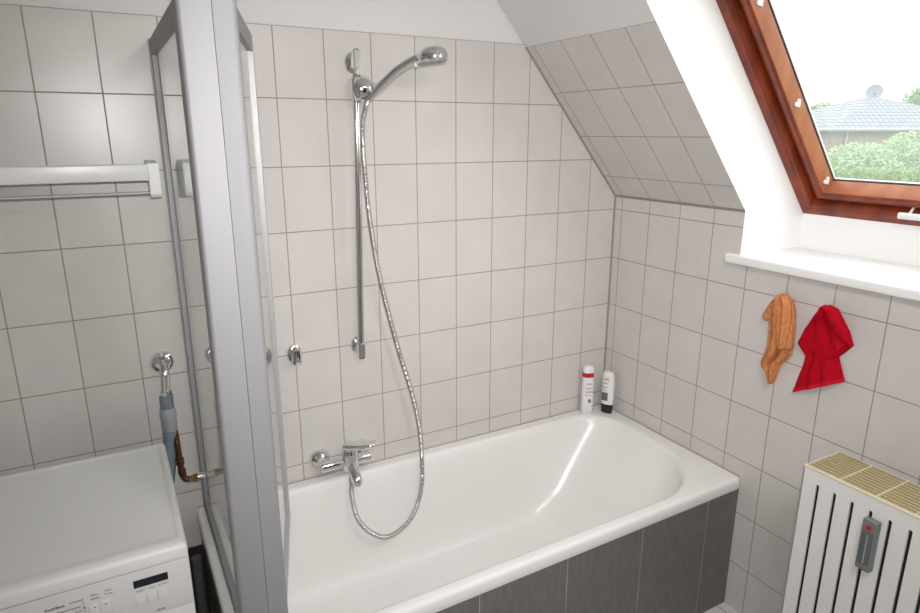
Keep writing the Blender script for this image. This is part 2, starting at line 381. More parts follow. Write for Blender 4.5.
for ins, z, rr in ((.002, ZR-.044, .010), (.0, ZR-.039, .012), (0, ZR-.012, .012), (.0025, ZR-.004, .012), (.009, ZR, .010)):
    rg.append(rrect(TX0+ins, TX1-ins*.3, TY0+ins, TY1-ins*.3, (rr+.01, rr, .006, rr), z, skew=SK))
# flat rim, then the basin
def basin(l, r, f, bk, z, rad): return rrect(TX0+l, TX1-r, TY0+f, TY1-bk, rad, z, skew=SK)
rg.append(rrect(TX0+.016, TX1-.008, TY0+.016, TY1-.008, (.014, .010, .008, .008), ZR, skew=SK))
rg.append(basin(.062, .044, .026, .032, ZR, (.15, .28, .16, .13)))
rg.append(basin(.073, .053, .033, .040, ZR-.0004, (.15, .28, .16, .13)))
rg.append(basin(.082, .062, .040, .046, ZR-.003, (.15, .28, .16, .13)))
rg.append(basin(.089, .070, .047, .052, ZR-.011, (.145, .272, .155, .125)))
rg.append(basin(.095, .081, .053, .058, ZR-.028, (.14, .26, .15, .12)))
for t in (.12, .25, .38, .52, .66, .78):
    z = ZR - .028 - t*.36
    rg.append(basin(.095+t*.09, .081+t*.28, .055+t*.050, .058+t*.045, z, (.14, .22, .14, .12)))
for t, i in ((.86, 0), (.93, .012), (.975, .030), (1.0, .058)):
    z = ZR - .028 - t*.36
    rg.append(basin(.18+i, .355+i*1.5, .104+i, .10+i, z, (.13, .15, .12, .11)))
rg.append(basin(.30, .50, .19, .18, ZR-.392, (.10, .12, .10, .09)))
tub.loft(rg, caps=(False, True))
tubo = obj('bathtub', tub, M['enamel'], label='white enamelled bathtub built in along the tiled wall', cat='bathtub', smooth=60, recalc=True)
b = MB()
def fy(x, d=.0): return TY0 + SK*x + d
b.loft([[Vector((x, fy(x, .004), ZR-.044)), Vector((x, fy(x, .004), -H)), Vector((x, fy(x, .03), -H)), Vector((x, fy(x, .03), ZR-.044))] for x in (-1.69, 0)], caps=(True, True))
obj('tiled_panel', b, M['slate'], tubo, label='dark grey streaked tile front', smooth=0)
b = MB(); b.box((-1.69, TY0+.02, -H), (-1.665, -.002, ZR-.044)); obj('end_panel', b, M['slate'], tubo, label='dark end of the tub casing', smooth=0)
b = MB(); b.tube([(-1.69, -.003, ZR+.001), (-.003, -.003, ZR+.0005)], .0028, 8); b.tube([(-.003, -.003, ZR+.001), (-.003, -.715, ZR+.001)], .0028, 8)
obj('sealant', b, M['sealant'], tubo, label='brownish joint between tub and tiles')

# ------------------------------------------------------------------ folding shower screen
scr = empty('shower_screen', (-1.66, -.36, ZR), 'folding glass bath screen in wide silver aluminium frame at the tub\'s left end', 'shower screen')
ZT = -.061; XA = -1.659
pa = empty('fixed_panel', (XA, -.36, ZR), label='glass panel set at right angles to the tiled wall'); pa.parent = scr; pa.location = Vector((XA, -.36, ZR)) - ORI[scr.name]
b = MB(); b.box((XA-.012, -.001, ZR+.004), (XA+.012, -.014, ZT), .002)
b.box((XA-.009, -.014, ZR+.002), (XA+.009, -.032, ZT), .002); b.box((XA-.0125, -.010, ZR+.004), (XA-.0105, -.030, ZT))
obj('wall_profile', b, M['alu'], pa)
b = MB(); b.box((XA-.009, -.02, ZT-.040), (XA+.009, -.70, ZT), .002); obj('top_rail', b, M['alu'], pa)
b = MB(); b.box((XA-.009, -.02, ZR+.002), (XA+.009, -.70, ZR+.030), .002); b.box((XA-.012, -.02, ZR+.001), (XA+.012, -.70, ZR+.006)); obj('bottom_rail', b, M['alu'], pa)
b = MB(); b.box((XA-.002, -.030, ZR+.028), (XA+.002, -.690, ZT-.036)); obj('glass_pane', b, M['glass'], pa, smooth=0)
# the wide post where both panels meet
def arc(cx, cy, r, a0, a1, n=6): return [(cx + r*math.cos(R(a0+(a1-a0)*k/n)), cy + r*math.sin(R(a0+(a1-a0)*k/n))) for k in range(n+1)]
b = MB(); b.prism([(-1.628, -.70)] + [(-1.6785, -.700)] + arc(-1.6695, -.739, .009, 180, 262) + [(-1.6225, -.7515), (-1.6225, -.70)], 'z', ZR+.001, ZT); obj('corner_post', b, M['alu'], scr, smooth=30)
b = MB(); b.prism([(-1.6215, -.70), (-1.6215, -.7515)] + arc(-1.5885, -.7365, .011, 262, 352, 6) + [(-1.577, -.700)], 'z', ZR+.004, ZT-.002); obj('hinge_post', b, M['alu'], scr, smooth=30)
fp = empty('folding_panel', (-1.51, -.45, ZR+.01), label='second glass panel folded in over the tub'); fp.parent = scr; fp.location = Vector((-1.51, -.45, ZR+.01)) - ORI[scr.name]
A = Vector((-1.590, -.702, 0)); B = Vector((-1.4515, -.206, 0)); d = (B-A).normalized(); nn = Vector((-d.y, d.x, 0)) * -1
def slab(q, t0, t1, za, zb, th, off=0):
    p = [A + d*t0 + nn*(off-th), A + d*t1 + nn*(off-th), A + d*t1 + nn*(off+th), A + d*t0 + nn*(off+th)]
    q.prism([(v.x, v.y) for v in p], 'z', za, zb)
LB = (B-A).length
b = MB(); slab(b, LB-.026, LB, ZR+.006, ZT, .009); slab(b, LB-.032, LB-.024, ZR+.006, ZT-.01, .006); obj('end_profile', b, M['alu_light'], fp, smooth=0)
b = MB(); slab(b, 0, LB-.02, ZT-.040, ZT, .009); obj('top_rail', b, M['alu'], fp, smooth=0)
b = MB(); slab(b, 0, LB-.02, ZR+.008, ZR+.030, .009); obj('bottom_rail', b, M['alu_light'], fp, smooth=0)
b = MB(); slab(b, .0, LB-.024, ZR+.036, ZT-.036, .002); obj('glass_pane', b, M['glass'], fp, smooth=0)
b = MB(); slab(b, -.01, .012, ZR+.006, ZT, .009); obj('hinge_profile', b, M['alu'], fp, smooth=0)

# ------------------------------------------------------------------ riser rail
rail = empty('riser_rail', (-1.128, 0, -.55), 'chrome vertical shower rail on the tiled wall', 'shower rail')
XRL = -1.108; XRB = -1.130; YR = -.042
b = MB(); b.tube([(XRL, YR, -.125), (XRB, YR, -1.01)], .012, 20); obj('rail', b, M['chrome'], rail)
for zc, up, XR_ in ((-.092, 1, XRL), (-1.0, -1, XRB)):
    q = MB(); q.lathe([(.019, 0), (.021, .003), (.021, .009), (.017, .013), (.010, .016), (.009, YR*-1-.006)], (XR_, -.0005, zc), (0, -1, 0), 24, 1, 1.45)
    # slanted end cap that carries the rail
    q.prism([(YR-.014, zc-.020*up), (YR-.014, zc+.036*up), (YR-.009, zc+.038*up), (YR+.012, zc+.002*up), (YR+.028, zc+.002*up), (YR+.028, zc-.016*up), (YR+.014, zc-.020*up)], 'x', XR_-.0115, XR_+.0115, bev=.004)
    obj('wall_bracket', q, M['chrome'], rail)
sl = MB(); sl.tube([(XRL, YR, -.135), (XRL, YR, -.145), (XRL, YR, -.195), (XRL, YR, -.205)], [.015, .019, .019, .015], 20)
sl.lathe([(.024, -.004), (.038, .0), (.042, .008), (.041, .022), (.035, .038), (.025, .052), (.012, .060)], (XRL-.001, YR-.004, -.170), (.80, -.58, -.08), 28)
obj('slider', sl, M['chrome'], rail, label='round chrome slider and holder')

# ------------------------------------------------------------------ hand shower, hose
hs = empty('hand_shower', (-1.065, -.10, -.20), 'chrome hand shower held by the slider, round head pointing right', 'hand shower')
hp = spline([(-1.090, -.088, -.206), (-1.074, -.098, -.184), (-1.048, -.115, -.154), (-1.018, -.138, -.122), (-.990, -.160, -.101), (-.972, -.173, -.090), (-.958, -.182, -.084)], 8)
n = len(hp); rad = [.0085 + .0045*min(1, i/(n*.35)) - .0015*max(0, (i/n-.6)) for i in range(n)]
b = MB(); b.tube(hp, rad, 18); obj('handle', b, M['chrome'], hs)
ax = Vector((.14, -.06, -1)).normalized(); hc = Vector((-.926, -.192, -.078))
b = MB(); b.lathe([(.014, -.026), (.032, -.021), (.045, -.011), (.0485, .000), (.0485, .013), (.044, .018)], hc, ax, 36); obj('shower_head', b, M['chrome'], hs)
b = MB(); b.lathe([(.043, .0175), (.043, .0205), (.040, .022)], hc, ax, 36)
for k in range(24):
    a = 2*math.pi*k/24; rr = .034 if k % 2 else .022
    q = Vector((0, 0, 1)).rotation_difference(ax); b.lathe([(.0014, .0215), (.001, .0245)], hc + q @ Vector((rr*math.cos(a), rr*math.sin(a), 0)), ax, 6)
obj('spray_face', b, M['cap_grey'], hs, label='grey spray face with small nozzles')
b = MB(); b.lathe([(.004, 0), (.006, .006), (.004, .013)], hp[-8] + Vector((0.0, 0, -.010)), (.05, -.1, -1), 12); obj('selector', b, M['plastic'], hs, label='small pale button under the handle')

hose_pts = spline([(-1.092, -.088, -.205), (-1.101, -.090, -.232), (-1.113, -.092, -.285), (-1.111, -.090, -.395), (-1.099, -.085, -.55), (-1.075, -.085, -.73), (-1.042, -.085, -.887),
    (-1.006, -.085, -1.034), (-.970, -.09, -1.169), (-.946, -.10, -1.304), (-.942, -.11, -1.439), (-.952, -.12, -1.552), (-.991, -.13, -1.638), (-1.048, -.14, -1.675),
    (-1.108, -.145, -1.681), (-1.164, -.15, -1.638), (-1.203, -.145, -1.578), (-1.212, -.120, -1.510), (-1.205, -.100, -1.455), (-1.199, -.086, -1.415)], 40)
dense = []
for a, c in zip(hose_pts, hose_pts[1:]):
    L = (c-a).length; k = max(1, int(L/.0016))
    for j in range(k): dense.append(a.lerp(c, j/k))
b = MB(); rads = []; acc = 0
for i, p in enumerate(dense):
    if i: acc += (p-dense[i-1]).length
    rads.append(.0080 + .0014*math.cos(acc/.0064*2*math.pi))
b.tube(dense, rads, 10)
ho = obj('shower_hose', b, M['chrome_soft'], label='ribbed metal shower hose looping down into the bathtub', cat='hose', at=(-1.09, -.09, -.25), smooth=80)
for p, dr in ((dense[2], dense[12]-dense[2]), (dense[-3], dense[-14]-dense[-3])):
    q = MB(); q.lathe([(.008, -.004), (.0088, 0), (.0075, .022), (.0068, .026)], p, dr, 16); obj('coupling', q, M['chrome'], ho)

# second, empty holder on the wall
wh = MB(); hx, hz = -1.345, -.998
wh.lathe([(.024, 0), (.026, .003), (.025, .008), (.018, .014)], (hx, -.0005, hz), (0, -1, 0), 28, .95, 1.3)
hold = obj('shower_holder', wh, M['chrome'], label='small chrome hand shower holder, empty, low on the tiled wall', cat='shower holder', at=(hx, 0, hz))
q = MB(); q.prism([(hx+.016*math.cos(R(a)), -.034+.016*math.sin(R(a))) for a in range(-60, 241, 20)] + [(hx+.0105*math.cos(R(a)), -.034+.0105*math.sin(R(a))) for a in range(240, -61, -20)], 'z', hz-.022, hz+.016)
q.box((hx-.010, -.008, hz-.014), (hx+.010, -.022, hz+.010), .002); obj('cradle', q, M['chrome'], hold)

# ------------------------------------------------------------------ bath mixer
mx_ = empty('bath_mixer', (-1.225, 0, -1.40), 'chrome single lever bath mixer on the wall above the tub rim', 'bath mixer')
ZM = -1.398; XM = -1.195
for x in (-1.284, -1.134):
    q = MB(); q.lathe([(.036, 0), (.036, .003), (.033, .012), (.025, .022), (.0165, .029), (.014, .050)], (x, -.0005, ZM+.004), (0, -1, 0), 30); obj('wall_rosette', q, M['chrome'], mx_)
b = MB(); YM = -.062
b.tube([(-1.300, YM, ZM), (-1.297, YM, ZM), (-1.288, YM, ZM), (-1.22, YM, ZM)], [.012, .0165, .0185, .0185], 22)
b.tube([(-1.18, YM, ZM), (-1.130, YM, ZM), (-1.123, YM, ZM), (-1.120, YM, ZM)], [.0185, .0185, .0165, .012], 22)
b.lathe([(.024, -.036), (.0285, -.030), (.0285, .026), (.026, .036), (.0235, .042)], (XM, YM-.004, ZM+.006), (0, 0, 1), 28)
obj('body', b, M['chrome'], mx_)
sp = spline([(XM, YM-.010, ZM-.014), (XM+.001, YM-.030, ZM-.022), (XM+.002, YM-.050, ZM-.032), (XM+.002, YM-.064, ZM-.042), (XM+.002, YM-.068, ZM-.054)], 6)
b = MB(); n = len(sp); b.tube(sp, [.019 - .002*i/n for i in range(n)], 20); b.lathe([(.012, 0), (.012, .006)], sp[-1] + Vector((0, 0, .001)), (0, -.1, -1), 18); obj('spout', b, M['chrome'], mx_)
lv = MB()
lv.lathe([(.022, 0), (.024, .003), (.024, .012), (.020, .018), (.010, .020)], (XM, YM-.004, ZM+.046), (0, 0, 1), 28)
lev = []
for t in [i/12 for i in range(13)]:
    dl = Vector((.83, -.56, 0)); nl = Vector((.56, .83, 0))
    c = Vector((XM-.016, YM, ZM+.062)) + dl*.106*t + Vector((0, 0, .012*t*t)); w = .023 - .001*t - (.007*max(0, (t-.9)/.1)); h = .014 - .004*t
    lev.append([c + nl*w*math.cos(a) + Vector((0, 0, h*math.sin(a))) for a in [2*math.pi*k/16 for k in range(16)]])
lv.loft(lev, caps=(True, True)); obj('lever', lv, M['chrome'], mx_)

# ------------------------------------------------------------------ bottles
def bottle_section(c, w, dd, ang, z, e=2.6, n=32):
    out = []
    for k in range(n):
        t = 2*math.pi*k/n; cs, sn = math.cos(t), math.sin(t)
        x = w*math.copysign(abs(cs)**(2/e), cs); y = dd*math.copysign(abs(sn)**(2/e), sn)
        out.append(Vector((c[0] + x*math.cos(ang) - y*math.sin(ang), c[1] + x*math.sin(ang) + y*math.cos(ang), z)))
    return out
def bottle(name, c, parts, ang, label):
    root = None
    for i, (pn, m, prof) in enumerate(parts):
        q = MB(); q.loft([bottle_section(c, w, dd, ang, ZR + z) for w, dd, z in prof], caps=(True, True))
        if root is None: root = empty(name, (c[0], c[1], ZR), label, 'bottle', group='bottles standing in the corner of the tub rim')
        obj(pn, q, m, root)
    return root
cA = (-.119, -.034); angA = R(-28)
bA = bottle('shampoo_bottle', cA, [('body', M['bottle'], [(.0225, .0165, 0), (.0255, .0195, .004), (.026, .020, .05), (.0255, .0195, .12), (.0235, .0185, .163)]),
    ('band', M['red_band'], [(.0238, .0187, .163), (.0238, .0187, .183)]),
    ('cap', M['bottle'], [(.0235, .0184, .183), (.0225, .018, .200), (.018, .0145, .209), (.008, .006, .2125)])], angA, 'white bottle with a red band below its cap, standing upright on the tub rim')
cB = (-.044, -.078); angB = R(-66)
bB = bottle('conditioner_bottle', cB, [('cap', M['black_cap'], [(.0235, .0145, 0), (.0245, .0155, .004), (.0255, .0165, .038), (.0255, .0165, .041)]),
    ('body', M['bottle'], [(.0262, .0172, .041), (.0275, .018, .08), (.0275, .018, .14), (.0255, .017, .170), (.021, .014, .182), (.012, .008, .186)])], angB, 'white bottle standing on its black cap in the corner of the tub')
def on_face(c, ang, u, h, off, sc=1):   # a point on the bottle's broad front
    return (c[0] + u*math.cos(ang) + off*math.sin(ang), c[1] + u*math.sin(ang) - off*math.cos(ang), ZR + h)
def patch(name, c, ang, u0_, u1_, h0, h1, off, m, parent):
    q = MB(); P4 = [on_face(c, ang, u, h, o) for o in (off, off-.001) for u, h in ((u0_, h0), (u1_, h0), (u1_, h1), (u0_, h1))]
    q.loft([[Vector(p) for p in P4[:4]], [Vector(p) for p in P4[4:]]], caps=(True, True)); return obj(name, q, m, parent, smooth=0)
patch('label_block', cA, angA, .000, .012, .050, .066, .0203, M['meter'], bA)
for k, (h, s_, bd) in enumerate(((.132, .010, 0), (.112, .012, 0), (.096, .009, 0), (.082, .009, 0))):
    text('lettering', ('CARE', 'Color', 'SHAMPOO', '250 ml')[k], s_, on_face(cA, angA, -.013, h, .0206), bA, M['ink_red'] if k == 0 else M['ink'], (R(90), 0, angA))
patch('label_block', cB, angB, -.020, .008, .058, .095, .0184, M['ink'], bB)
for k, (h, s_) in enumerate(((.152, .012), (.134, .012), (.116, .010), (.103, .009))):
    text('lettering', ('CARE', 'Color', 'Repair', '250 ml')[k], s_, on_face(cB, angB, -.020, h, .0186), bB, M['ink'], (R(90), 0, angB))

# ------------------------------------------------------------------ cloths on the wall
def cloth(left, right, depth, fold, nu=44, nv=70, base=-.006):
    """sheet between two outlines (y, z) on the wall; depth(u, v): how far it stands off, fold(u, v): pleats"""
    def f(u, v):
        a, c = lerp_poly(left, v), lerp_poly(right, v)
        y = a[0]*(1-u) + c[0]*u + .0125; z = a[1]*(1-u) + c[1]*u - .006
        edge = math.sin(math.pi*min(1, max(0, u)))**.6
        return Vector((base - depth(u, v)*edge - fold(u, v)*edge, y, z))
    return f
rL = [(-.934, -.789), (-.913, -.823), (-.888, -.868), (-.871, -.919), (-.885, -.935), (-.902, -.952), (-.899, -.984), (-.888, -1.031), (-.878, -1.081)]
rR = [(-.953, -.778), (-.978, -.784), (-.998, -.810), (-1.022, -.842), (-1.038, -.879), (-1.021, -.902), (-1.003, -.924), (-1.016, -.957), (-1.031, -.992)]
def red_fold(u, v):
    fan = (1-v)**.7
    return .010*math.sin(u*17+1)*(.35+.65*math.exp(-((v-.12)/.25)**2)) + .004*math.sin(u*7 + v*4) + .002*math.sin(u*23 - v*9)
b = MB(); f = cloth(rL, rR, lambda u, v: .016 + .018*math.exp(-((v-.10)/.10)**2), red_fold); b.grid(f, 44, 70)
fb = cloth(rL, rR, lambda u, v: -.003, lambda u, v: 0)
b.grid(lambda u, v: fb(u, v), 44, 70)
rc = obj('wash_cloth', b, M['red_cloth'], label='bright red terry cloth hanging from the wall beside the orange one', cat='cloth', smooth=180, at=(0, -.95, -.78), group='terry cloths hanging below the window sill')
# bound hem along the bottom and the lighter turned-over edge on the right
hem = [Vector(f(u/30, .985)) + Vector((-.0015, 0, -.002)) for u in range(31)]
q = MB()
q.grid(lambda u, v: Vector(f(u, .955 + .045*v)) + Vector((-.0018, 0, 0)), 44, 3); obj('hem', q, M['red_hem'], rc, smooth=180, label='lighter woven hem')
fl = [(-.943, -.784), (-.954, -.800), (-.968, -.828), (-.984, -.850), (-1.004, -.866), (-1.026, -.876)]
fr = [(-.953, -.776), (-.979, -.785), (-1.000, -.811), (-1.023, -.844), (-1.037, -.872), (-1.040, -.881)]
def flapf(u, v):
    a, c = lerp_poly(fl, v), lerp_poly(fr, v); e = math.sin(math.pi*u)
    return Vector((-.040 + .014*v - .009*e*(1-.5*v), a[0]*(1-u)+c[0]*u+.007, a[1]*(1-u)+c[1]*u-.003))
q = MB(); q.grid(flapf, 14, 30); obj('turned_edge', q, M['red_cloth'], rc, smooth=180, solid=.004, label='lighter turned-over edge')
b = MB(); b.tube([(-.001, -.948, -.785), (-.012, -.948, -.787), (-.020, -.948, -.782), (-.022, -.948, -.774)], .003, 10)
oL = [(-.797, -.779), (-.778, -.802), (-.766, -.826), (-.765, -.869), (-.772, -.898), (-.771, -.930), (-.771, -.961), (-.765, -.989), (-.757, -1.016), (-.762, -1.036), (-.773, -1.034), (-.793, -1.048), (-.810, -1.073)]
oR = [(-.815, -.774), (-.838, -.790), (-.852, -.820), (-.859, -.866), (-.861, -.914), (-.862, -.944), (-.861, -.958), (-.849, -.981), (-.834, -.997), (-.826, -1.020), (-.819, -1.051), (-.812, -1.074)]
def orange_fold(u, v):
    t = (u + .22*v)
    return .017*math.sin(t*15)*(1-.25*v) + .006*math.sin(t*31+1) + .003*math.sin(v*20+u*5)
b = MB(); f = cloth(oL, oR, lambda u, v: .020 + .014*math.exp(-((v-.10)/.12)**2), orange_fold); b.grid(f, 40, 80)
fb = cloth(oL, oR, lambda u, v: -.003, lambda u, v: 0); b.grid(fb, 40, 80)
oc = obj('wash_cloth', b, M['orange_cloth'], label='faded orange terry cloth, crumpled, hanging from the wall', cat='cloth', smooth=180, at=(0, -.80, -.78), group='terry cloths hanging below the window sill')
ol = [(-.795, -.785), (-.773, -.809), (-.757, -.837), (-.744, -.861), (-.750, -.872)]
orr = [(-.803, -.788), (-.793, -.813), (-.782, -.840), (-.773, -.867), (-.765, -.874)]
def of_(u, v):
    a, c = lerp_poly(ol, v), lerp_poly(orr, v); return Vector((-.026 + .012*v - .014*math.sin(math.pi*u)*(.5+.5*v), a[0]*(1-u)+c[0]*u+.007, a[1]*(1-u)+c[1]*u-.003))
q = MB(); q.grid(of_, 14, 24); obj('corner_flap', q, M['orange_cloth'], oc, smooth=180, solid=.004)
pl_ = [(-.809, -.784), (-.806, -.826), (-.811, -.867), (-.818, -.908), (-.819, -.950)]
pr_ = [(-.827, -.776), (-.848, -.798), (-.860, -.842), (-.861, -.888), (-.862, -.940)]
def of2(u, v):
    a, c = lerp_poly(pl_, v), lerp_poly(pr_, v); return Vector((-.036 - .012*math.sin(math.pi*u) - .006*math.sin(u*13+v*3) + .01*u, a[0]*(1-u)+c[0]*u+.007, a[1]*(1-u)+c[1]*u-.003))
q = MB(); q.grid(of2, 24, 34); obj('front_fold', q, M['orange_cloth'], oc, smooth=180, solid=.004)

# ------------------------------------------------------------------ radiator
RX0, RX1, RY0, RY1, RZ0, RZ1 = -.05, -.212, -1.058, -1.86, -1.83, -1.192
rad_ = empty('radiator', (-.13, -1.46, RZ0), 'white panel radiator with vertical slots and ochre slatted top', 'radiator')
# front plate with real slots: built strip by strip
slots = [-1.103 - .0472*k for k in range(16)]
hw = .0046; zs1, zs0 = -1.231, -1.79
b = MB(); xf, xb = RX1, RX1+.006
ys = [RY0]
for s_ in slots: ys += [s_+hw, s_-hw]
ys.append(RY1)
for i in range(0, len(ys), 2): b.box((xf, ys[i], zs0), (xb, ys[i+1], zs1))
b.box((xf, RY0, zs1), (xb, RY1, RZ1)); b.box((xf, RY0, RZ0), (xb, RY1, zs0))
for s_ in slots:
    for zz, sg in ((zs1, 1), (zs0, -1)):      # rounded slot ends
        pts = [(s_+hw, zz)] + [(s_ + hw*math.cos(R(a)), zz - sg*hw + sg*hw*math.sin(R(a))) for a in range(0, 181, 30)] + [(s_-hw, zz)]
        half1 = [(s_+hw, zz)] + [(s_ + hw*math.cos(R(a)), zz - sg*hw + sg*hw*math.sin(R(a))) for a in range(0, 91, 30)]
        half2 = [(s_-hw, zz)] + [(s_ - hw*math.cos(R(a)), zz - sg*hw + sg*hw*math.sin(R(a))) for a in range(0, 91, 30)]
        b.prism(half1, 'x', xf, xb); b.prism(half2, 'x', xf, xb)
obj('front_plate', b, M['rad'], rad_, smooth=0)
b = MB(); b.box((RX0, RY0, RZ0), (RX1, RY0-.004, RZ1), .001); obj('side_plate', b, M['rad'], rad_)
b = MB(); b.box((RX0, RY1, RZ0), (RX1, RY1+.004, RZ1), .001); obj('side_plate', b, M['rad'], rad_)
b = MB(); b.box((RX0, RY0, RZ0), (RX0-.004, RY1, RZ1+.001)); obj('rear_plate', b, M['rad'], rad_, smooth=0)
b = MB(); b.box((RX1+.012, RY0-.008, RZ0+.01), (RX0-.01, RY1+.008, RZ1-.035)); obj('heating_core', b, M['dark'], rad_, label='dark inside seen through the slots', smooth=0)
b = MB(); b.box((RX1-.001, RY0+.001, RZ1-.004), (RX1+.007, RY1, RZ1+.003), .0015); obj('top_lip', b, M['cream'], rad_, label='cream edge along the top')
g = MB(); ns = 10
for i in range(ns):
    x = RX1 + .015 + (RX0-.006 - RX1-.015)*i/(ns-1)
    g.box((x-.0036, RY0-.003, RZ1-.010), (x+.0042, RY1+.003, RZ1+.001), .001, 1)
gr = obj('top_grille', g, M['grille'], rad_, label='ochre slatted grille'); 
k = 0; y = RY0 - .0015
while y > RY1:
    q = MB(); q.box((RX1+.006, y, RZ1-.008), (RX0-.004, y-.0030, RZ1+.0025)); obj('crossbar', q, M['cream'], gr, smooth=0); y -= .0925
# allocator meter on the front
hm = MB(); my = -1.258; mz0, mz1 = -1.390, -1.245
hm.box((RX1-.022, my-.0185, mz0), (RX1-.0005, my+.0185, mz1), .005, 3)
meter = obj('heat_meter', hm, M['meter'], label='small grey heat meter clipped to the radiator front', cat='heat meter', at=(RX1, my, mz0))
q = MB(); q.box((RX1-.0235, my-.013, mz0+.018), (RX1-.021, my+.013, mz1-.034), .001); obj('window', q, M['meter_win'], meter, label='glassy reading window')
q = MB(); q.box((RX1-.0240, my-.0022, mz0+.020), (RX1-.0232, my+.0012, mz1-.040)); obj('tube', q, M['cap_grey'], meter, smooth=0)
q = MB(); q.box((RX1-.0240, my-.006, mz1-.026), (RX1-.0215, my+.006, mz1-.014), .001); obj('seal', q, M['red_band'], meter, label='red seal')
q = MB()
for i in range(14): q.box((RX1-.0242, my+.004, mz0+.026+i*.006), (RX1-.0234, my+.009, mz0+.027+i*.006))
obj('scale', q, M['ink'], meter, smooth=0, label='dark graduation marks')

# ------------------------------------------------------------------ towel shelf on the wall, left
sh = empty('towel_shelf', (-1.99, 0, -.42), 'white plastic wall shelf with a metal towel rod, above the washing machine', 'shelf')
SY = -.125; sx0, sx1 = -2.30, -1.690
b = MB(); b.box((sx0, SY, -.420), (sx1, SY+.012, -.377), .004, 3); b.box((sx0, SY+.008, -.404), (sx1, -.001, -.396), .002); obj('front_bar', b, M['plastic'], sh)
for x in (sx0, sx1):
    sgn = 1 if x == sx0 else -1
    q = MB(); q.prism([(SY-.002, -.376), (SY-.002, -.455), (SY+.006, -.464), (SY+.022, -.462), (-.03, -.430), (-.001, -.425), (-.001, -.372), (-.02, -.370)], 'x', x, x+sgn*.027, bev=.002); obj('bracket', q, M['plastic'], sh)
b = MB(); b.tube([(sx0+.01, SY+.018, -.452), (sx1-.012, SY+.018, -.452)], .0042, 14); obj('towel_rod', b, M['alu_light'], sh)

# ------------------------------------------------------------------ washing machine
WX0, WX1, WY0, WY1, WZ = -2.362, -1.764, -.700, -.182, -1.130
wm = empty('washing_machine', ((WX0+WX1)/2, (WY0+WY1)/2, -H), 'white front-loading washing machine standing left of the bathtub', 'washing machine')
b = MB(); b.box((WX0, WY0+.002, -H+.02), (WX1, WY1, WZ-.032), .004); obj('cabinet', b, M['appliance'], wm)
b = MB()
rgs = []
for ins, z in ((0, WZ-.030), (0, WZ-.010), (.002, WZ-.004), (.006, WZ), (.013, WZ), (.016, WZ-.002), (.020, WZ-.0035)):
    rgs.append(rrect(WX0+ins, WX1-ins, WY0+ins*(1.5 if ins < .01 else 2.4), WY1-ins, (.006,)*4, z, 3))
b.loft(rgs, caps=(True, True)); obj('worktop', b, M['appliance'], wm, smooth=35)
b = MB(); b.box((WX0+.001, WY0-.0005, WZ-.145), (WX1-.001, WY0+.01, WZ-.0325), .002); panel = obj('control_panel', b, M['panel_white'], wm)
F = WY0 - .0006
q = MB(); q.box((-1.8725, F, -1.2005), (-1.8080, F-.0012, -1.1825), .0006, 1); obj('display', q, M['display'], panel, label='black display window')
for x in (-1.866, -1.8455, -1.825):
    q = MB(); q.box((x-.006, F+.0005, -1.242), (x+.012, F-.0016, -1.217), .0012, 2); obj('button', q, M['appliance'], panel)
for x in (-1.946, -1.926):
    q = MB(); q.box((x-.008, F+.0005, -1.236), (x+.009, F-.0018, -1.207), .0012, 2); obj('button', q, M['appliance'], panel)
    q = MB(); q.lathe([(.0016, 0), (.0016, .0006)], (x+.0015, F-.0018, -1.2135), (0, -1, 0), 10); obj('light', q, M['ink'], panel)
q = MB(); q.box((-1.9625, F, -1.240), (-1.9617, F-.0006, -1.186)); obj('divider', q, M['cap_grey'], panel, smooth=0)
q = MB(); q.lathe([(.0018, 0), (.0018, .0008)], (-1.9620, F-.0004, -1.2085), (0, -1, 0), 10); obj('light', q, M['ink_red'], panel)
ff = (R(90), 0, 0)
for body, size, x, z, bold in (('Koch/Bunt', .0075, -2.026, -1.1935, .0003), ('30  Pflegeleicht', .0055, -2.016, -1.2050, 0), ('Schleudern', .0052, -1.985, -1.1915, 0), ('Spülen', .006, -1.983, -1.2055, 0),
        ('Ende', .006, -1.978, -1.2155, 0), ('Extra', .0062, -1.9485, -1.1885, 0), ('spülen', .0062, -1.9495, -1.1965, 0), ('Start', .0062, -1.9235, -1.1865, 0), ('Pause', .0062, -1.9245, -1.1945, 0),
        ('Option', .0055, -1.8695, -1.2105, 0), ('Temp.', .0055, -1.8475, -1.2105, 0), ('Schleudern', .0048, -1.8290, -1.2095, 0), ('● 45-06', .0062, -1.8400, -1.2690, .0002)):
    text('lettering', body.replace('●', '•'), size, (x, F-.0001, z), panel, M['ink'], ff, bold)
b = MB(); b.lathe([(.032, 0), (.032, .004), (.026, .007), (.024, .022), (.021, .025)], (-2.075, F, -1.232), (0, -1, 0), 32); b.box((-2.078, F-.024, -1.232), (-2.072, F-.029, -1.210)); obj('programme_dial', b, M['appliance'], panel)
q = MB(); q.box((WX0+.02, F+.0005, -1.262), (WX0+.17, F-.004, -1.175), .003); obj('detergent_drawer', q, M['panel_white'], wm)
dx = (WX0+WX1)/2
q = MB(); q.lathe([(.185, 0), (.185, .012), (.165, .026), (.150, .028), (.146, .018), (.130, .010)], (dx, WY0+.002, -1.56), (0, -1, 0), 48); door = obj('door', q, M['panel_white'], wm)
q = MB(); q.lathe([(.128, 0), (.122, .022), (.085, .030), (.01, .032)], (dx, WY0-.008, -1.56), (0, -1, 0), 40); obj('porthole', q, M['display'], door)
for x in (WX0+.05, WX1-.05):
    for y in (WY0+.05, WY1-.05):
        q = MB(); q.lathe([(.022, 0), (.02, .008), (.01, .022)], (x, y, -H), (0, 0, 1), 14); obj('foot', q, M['rubber'], wm)

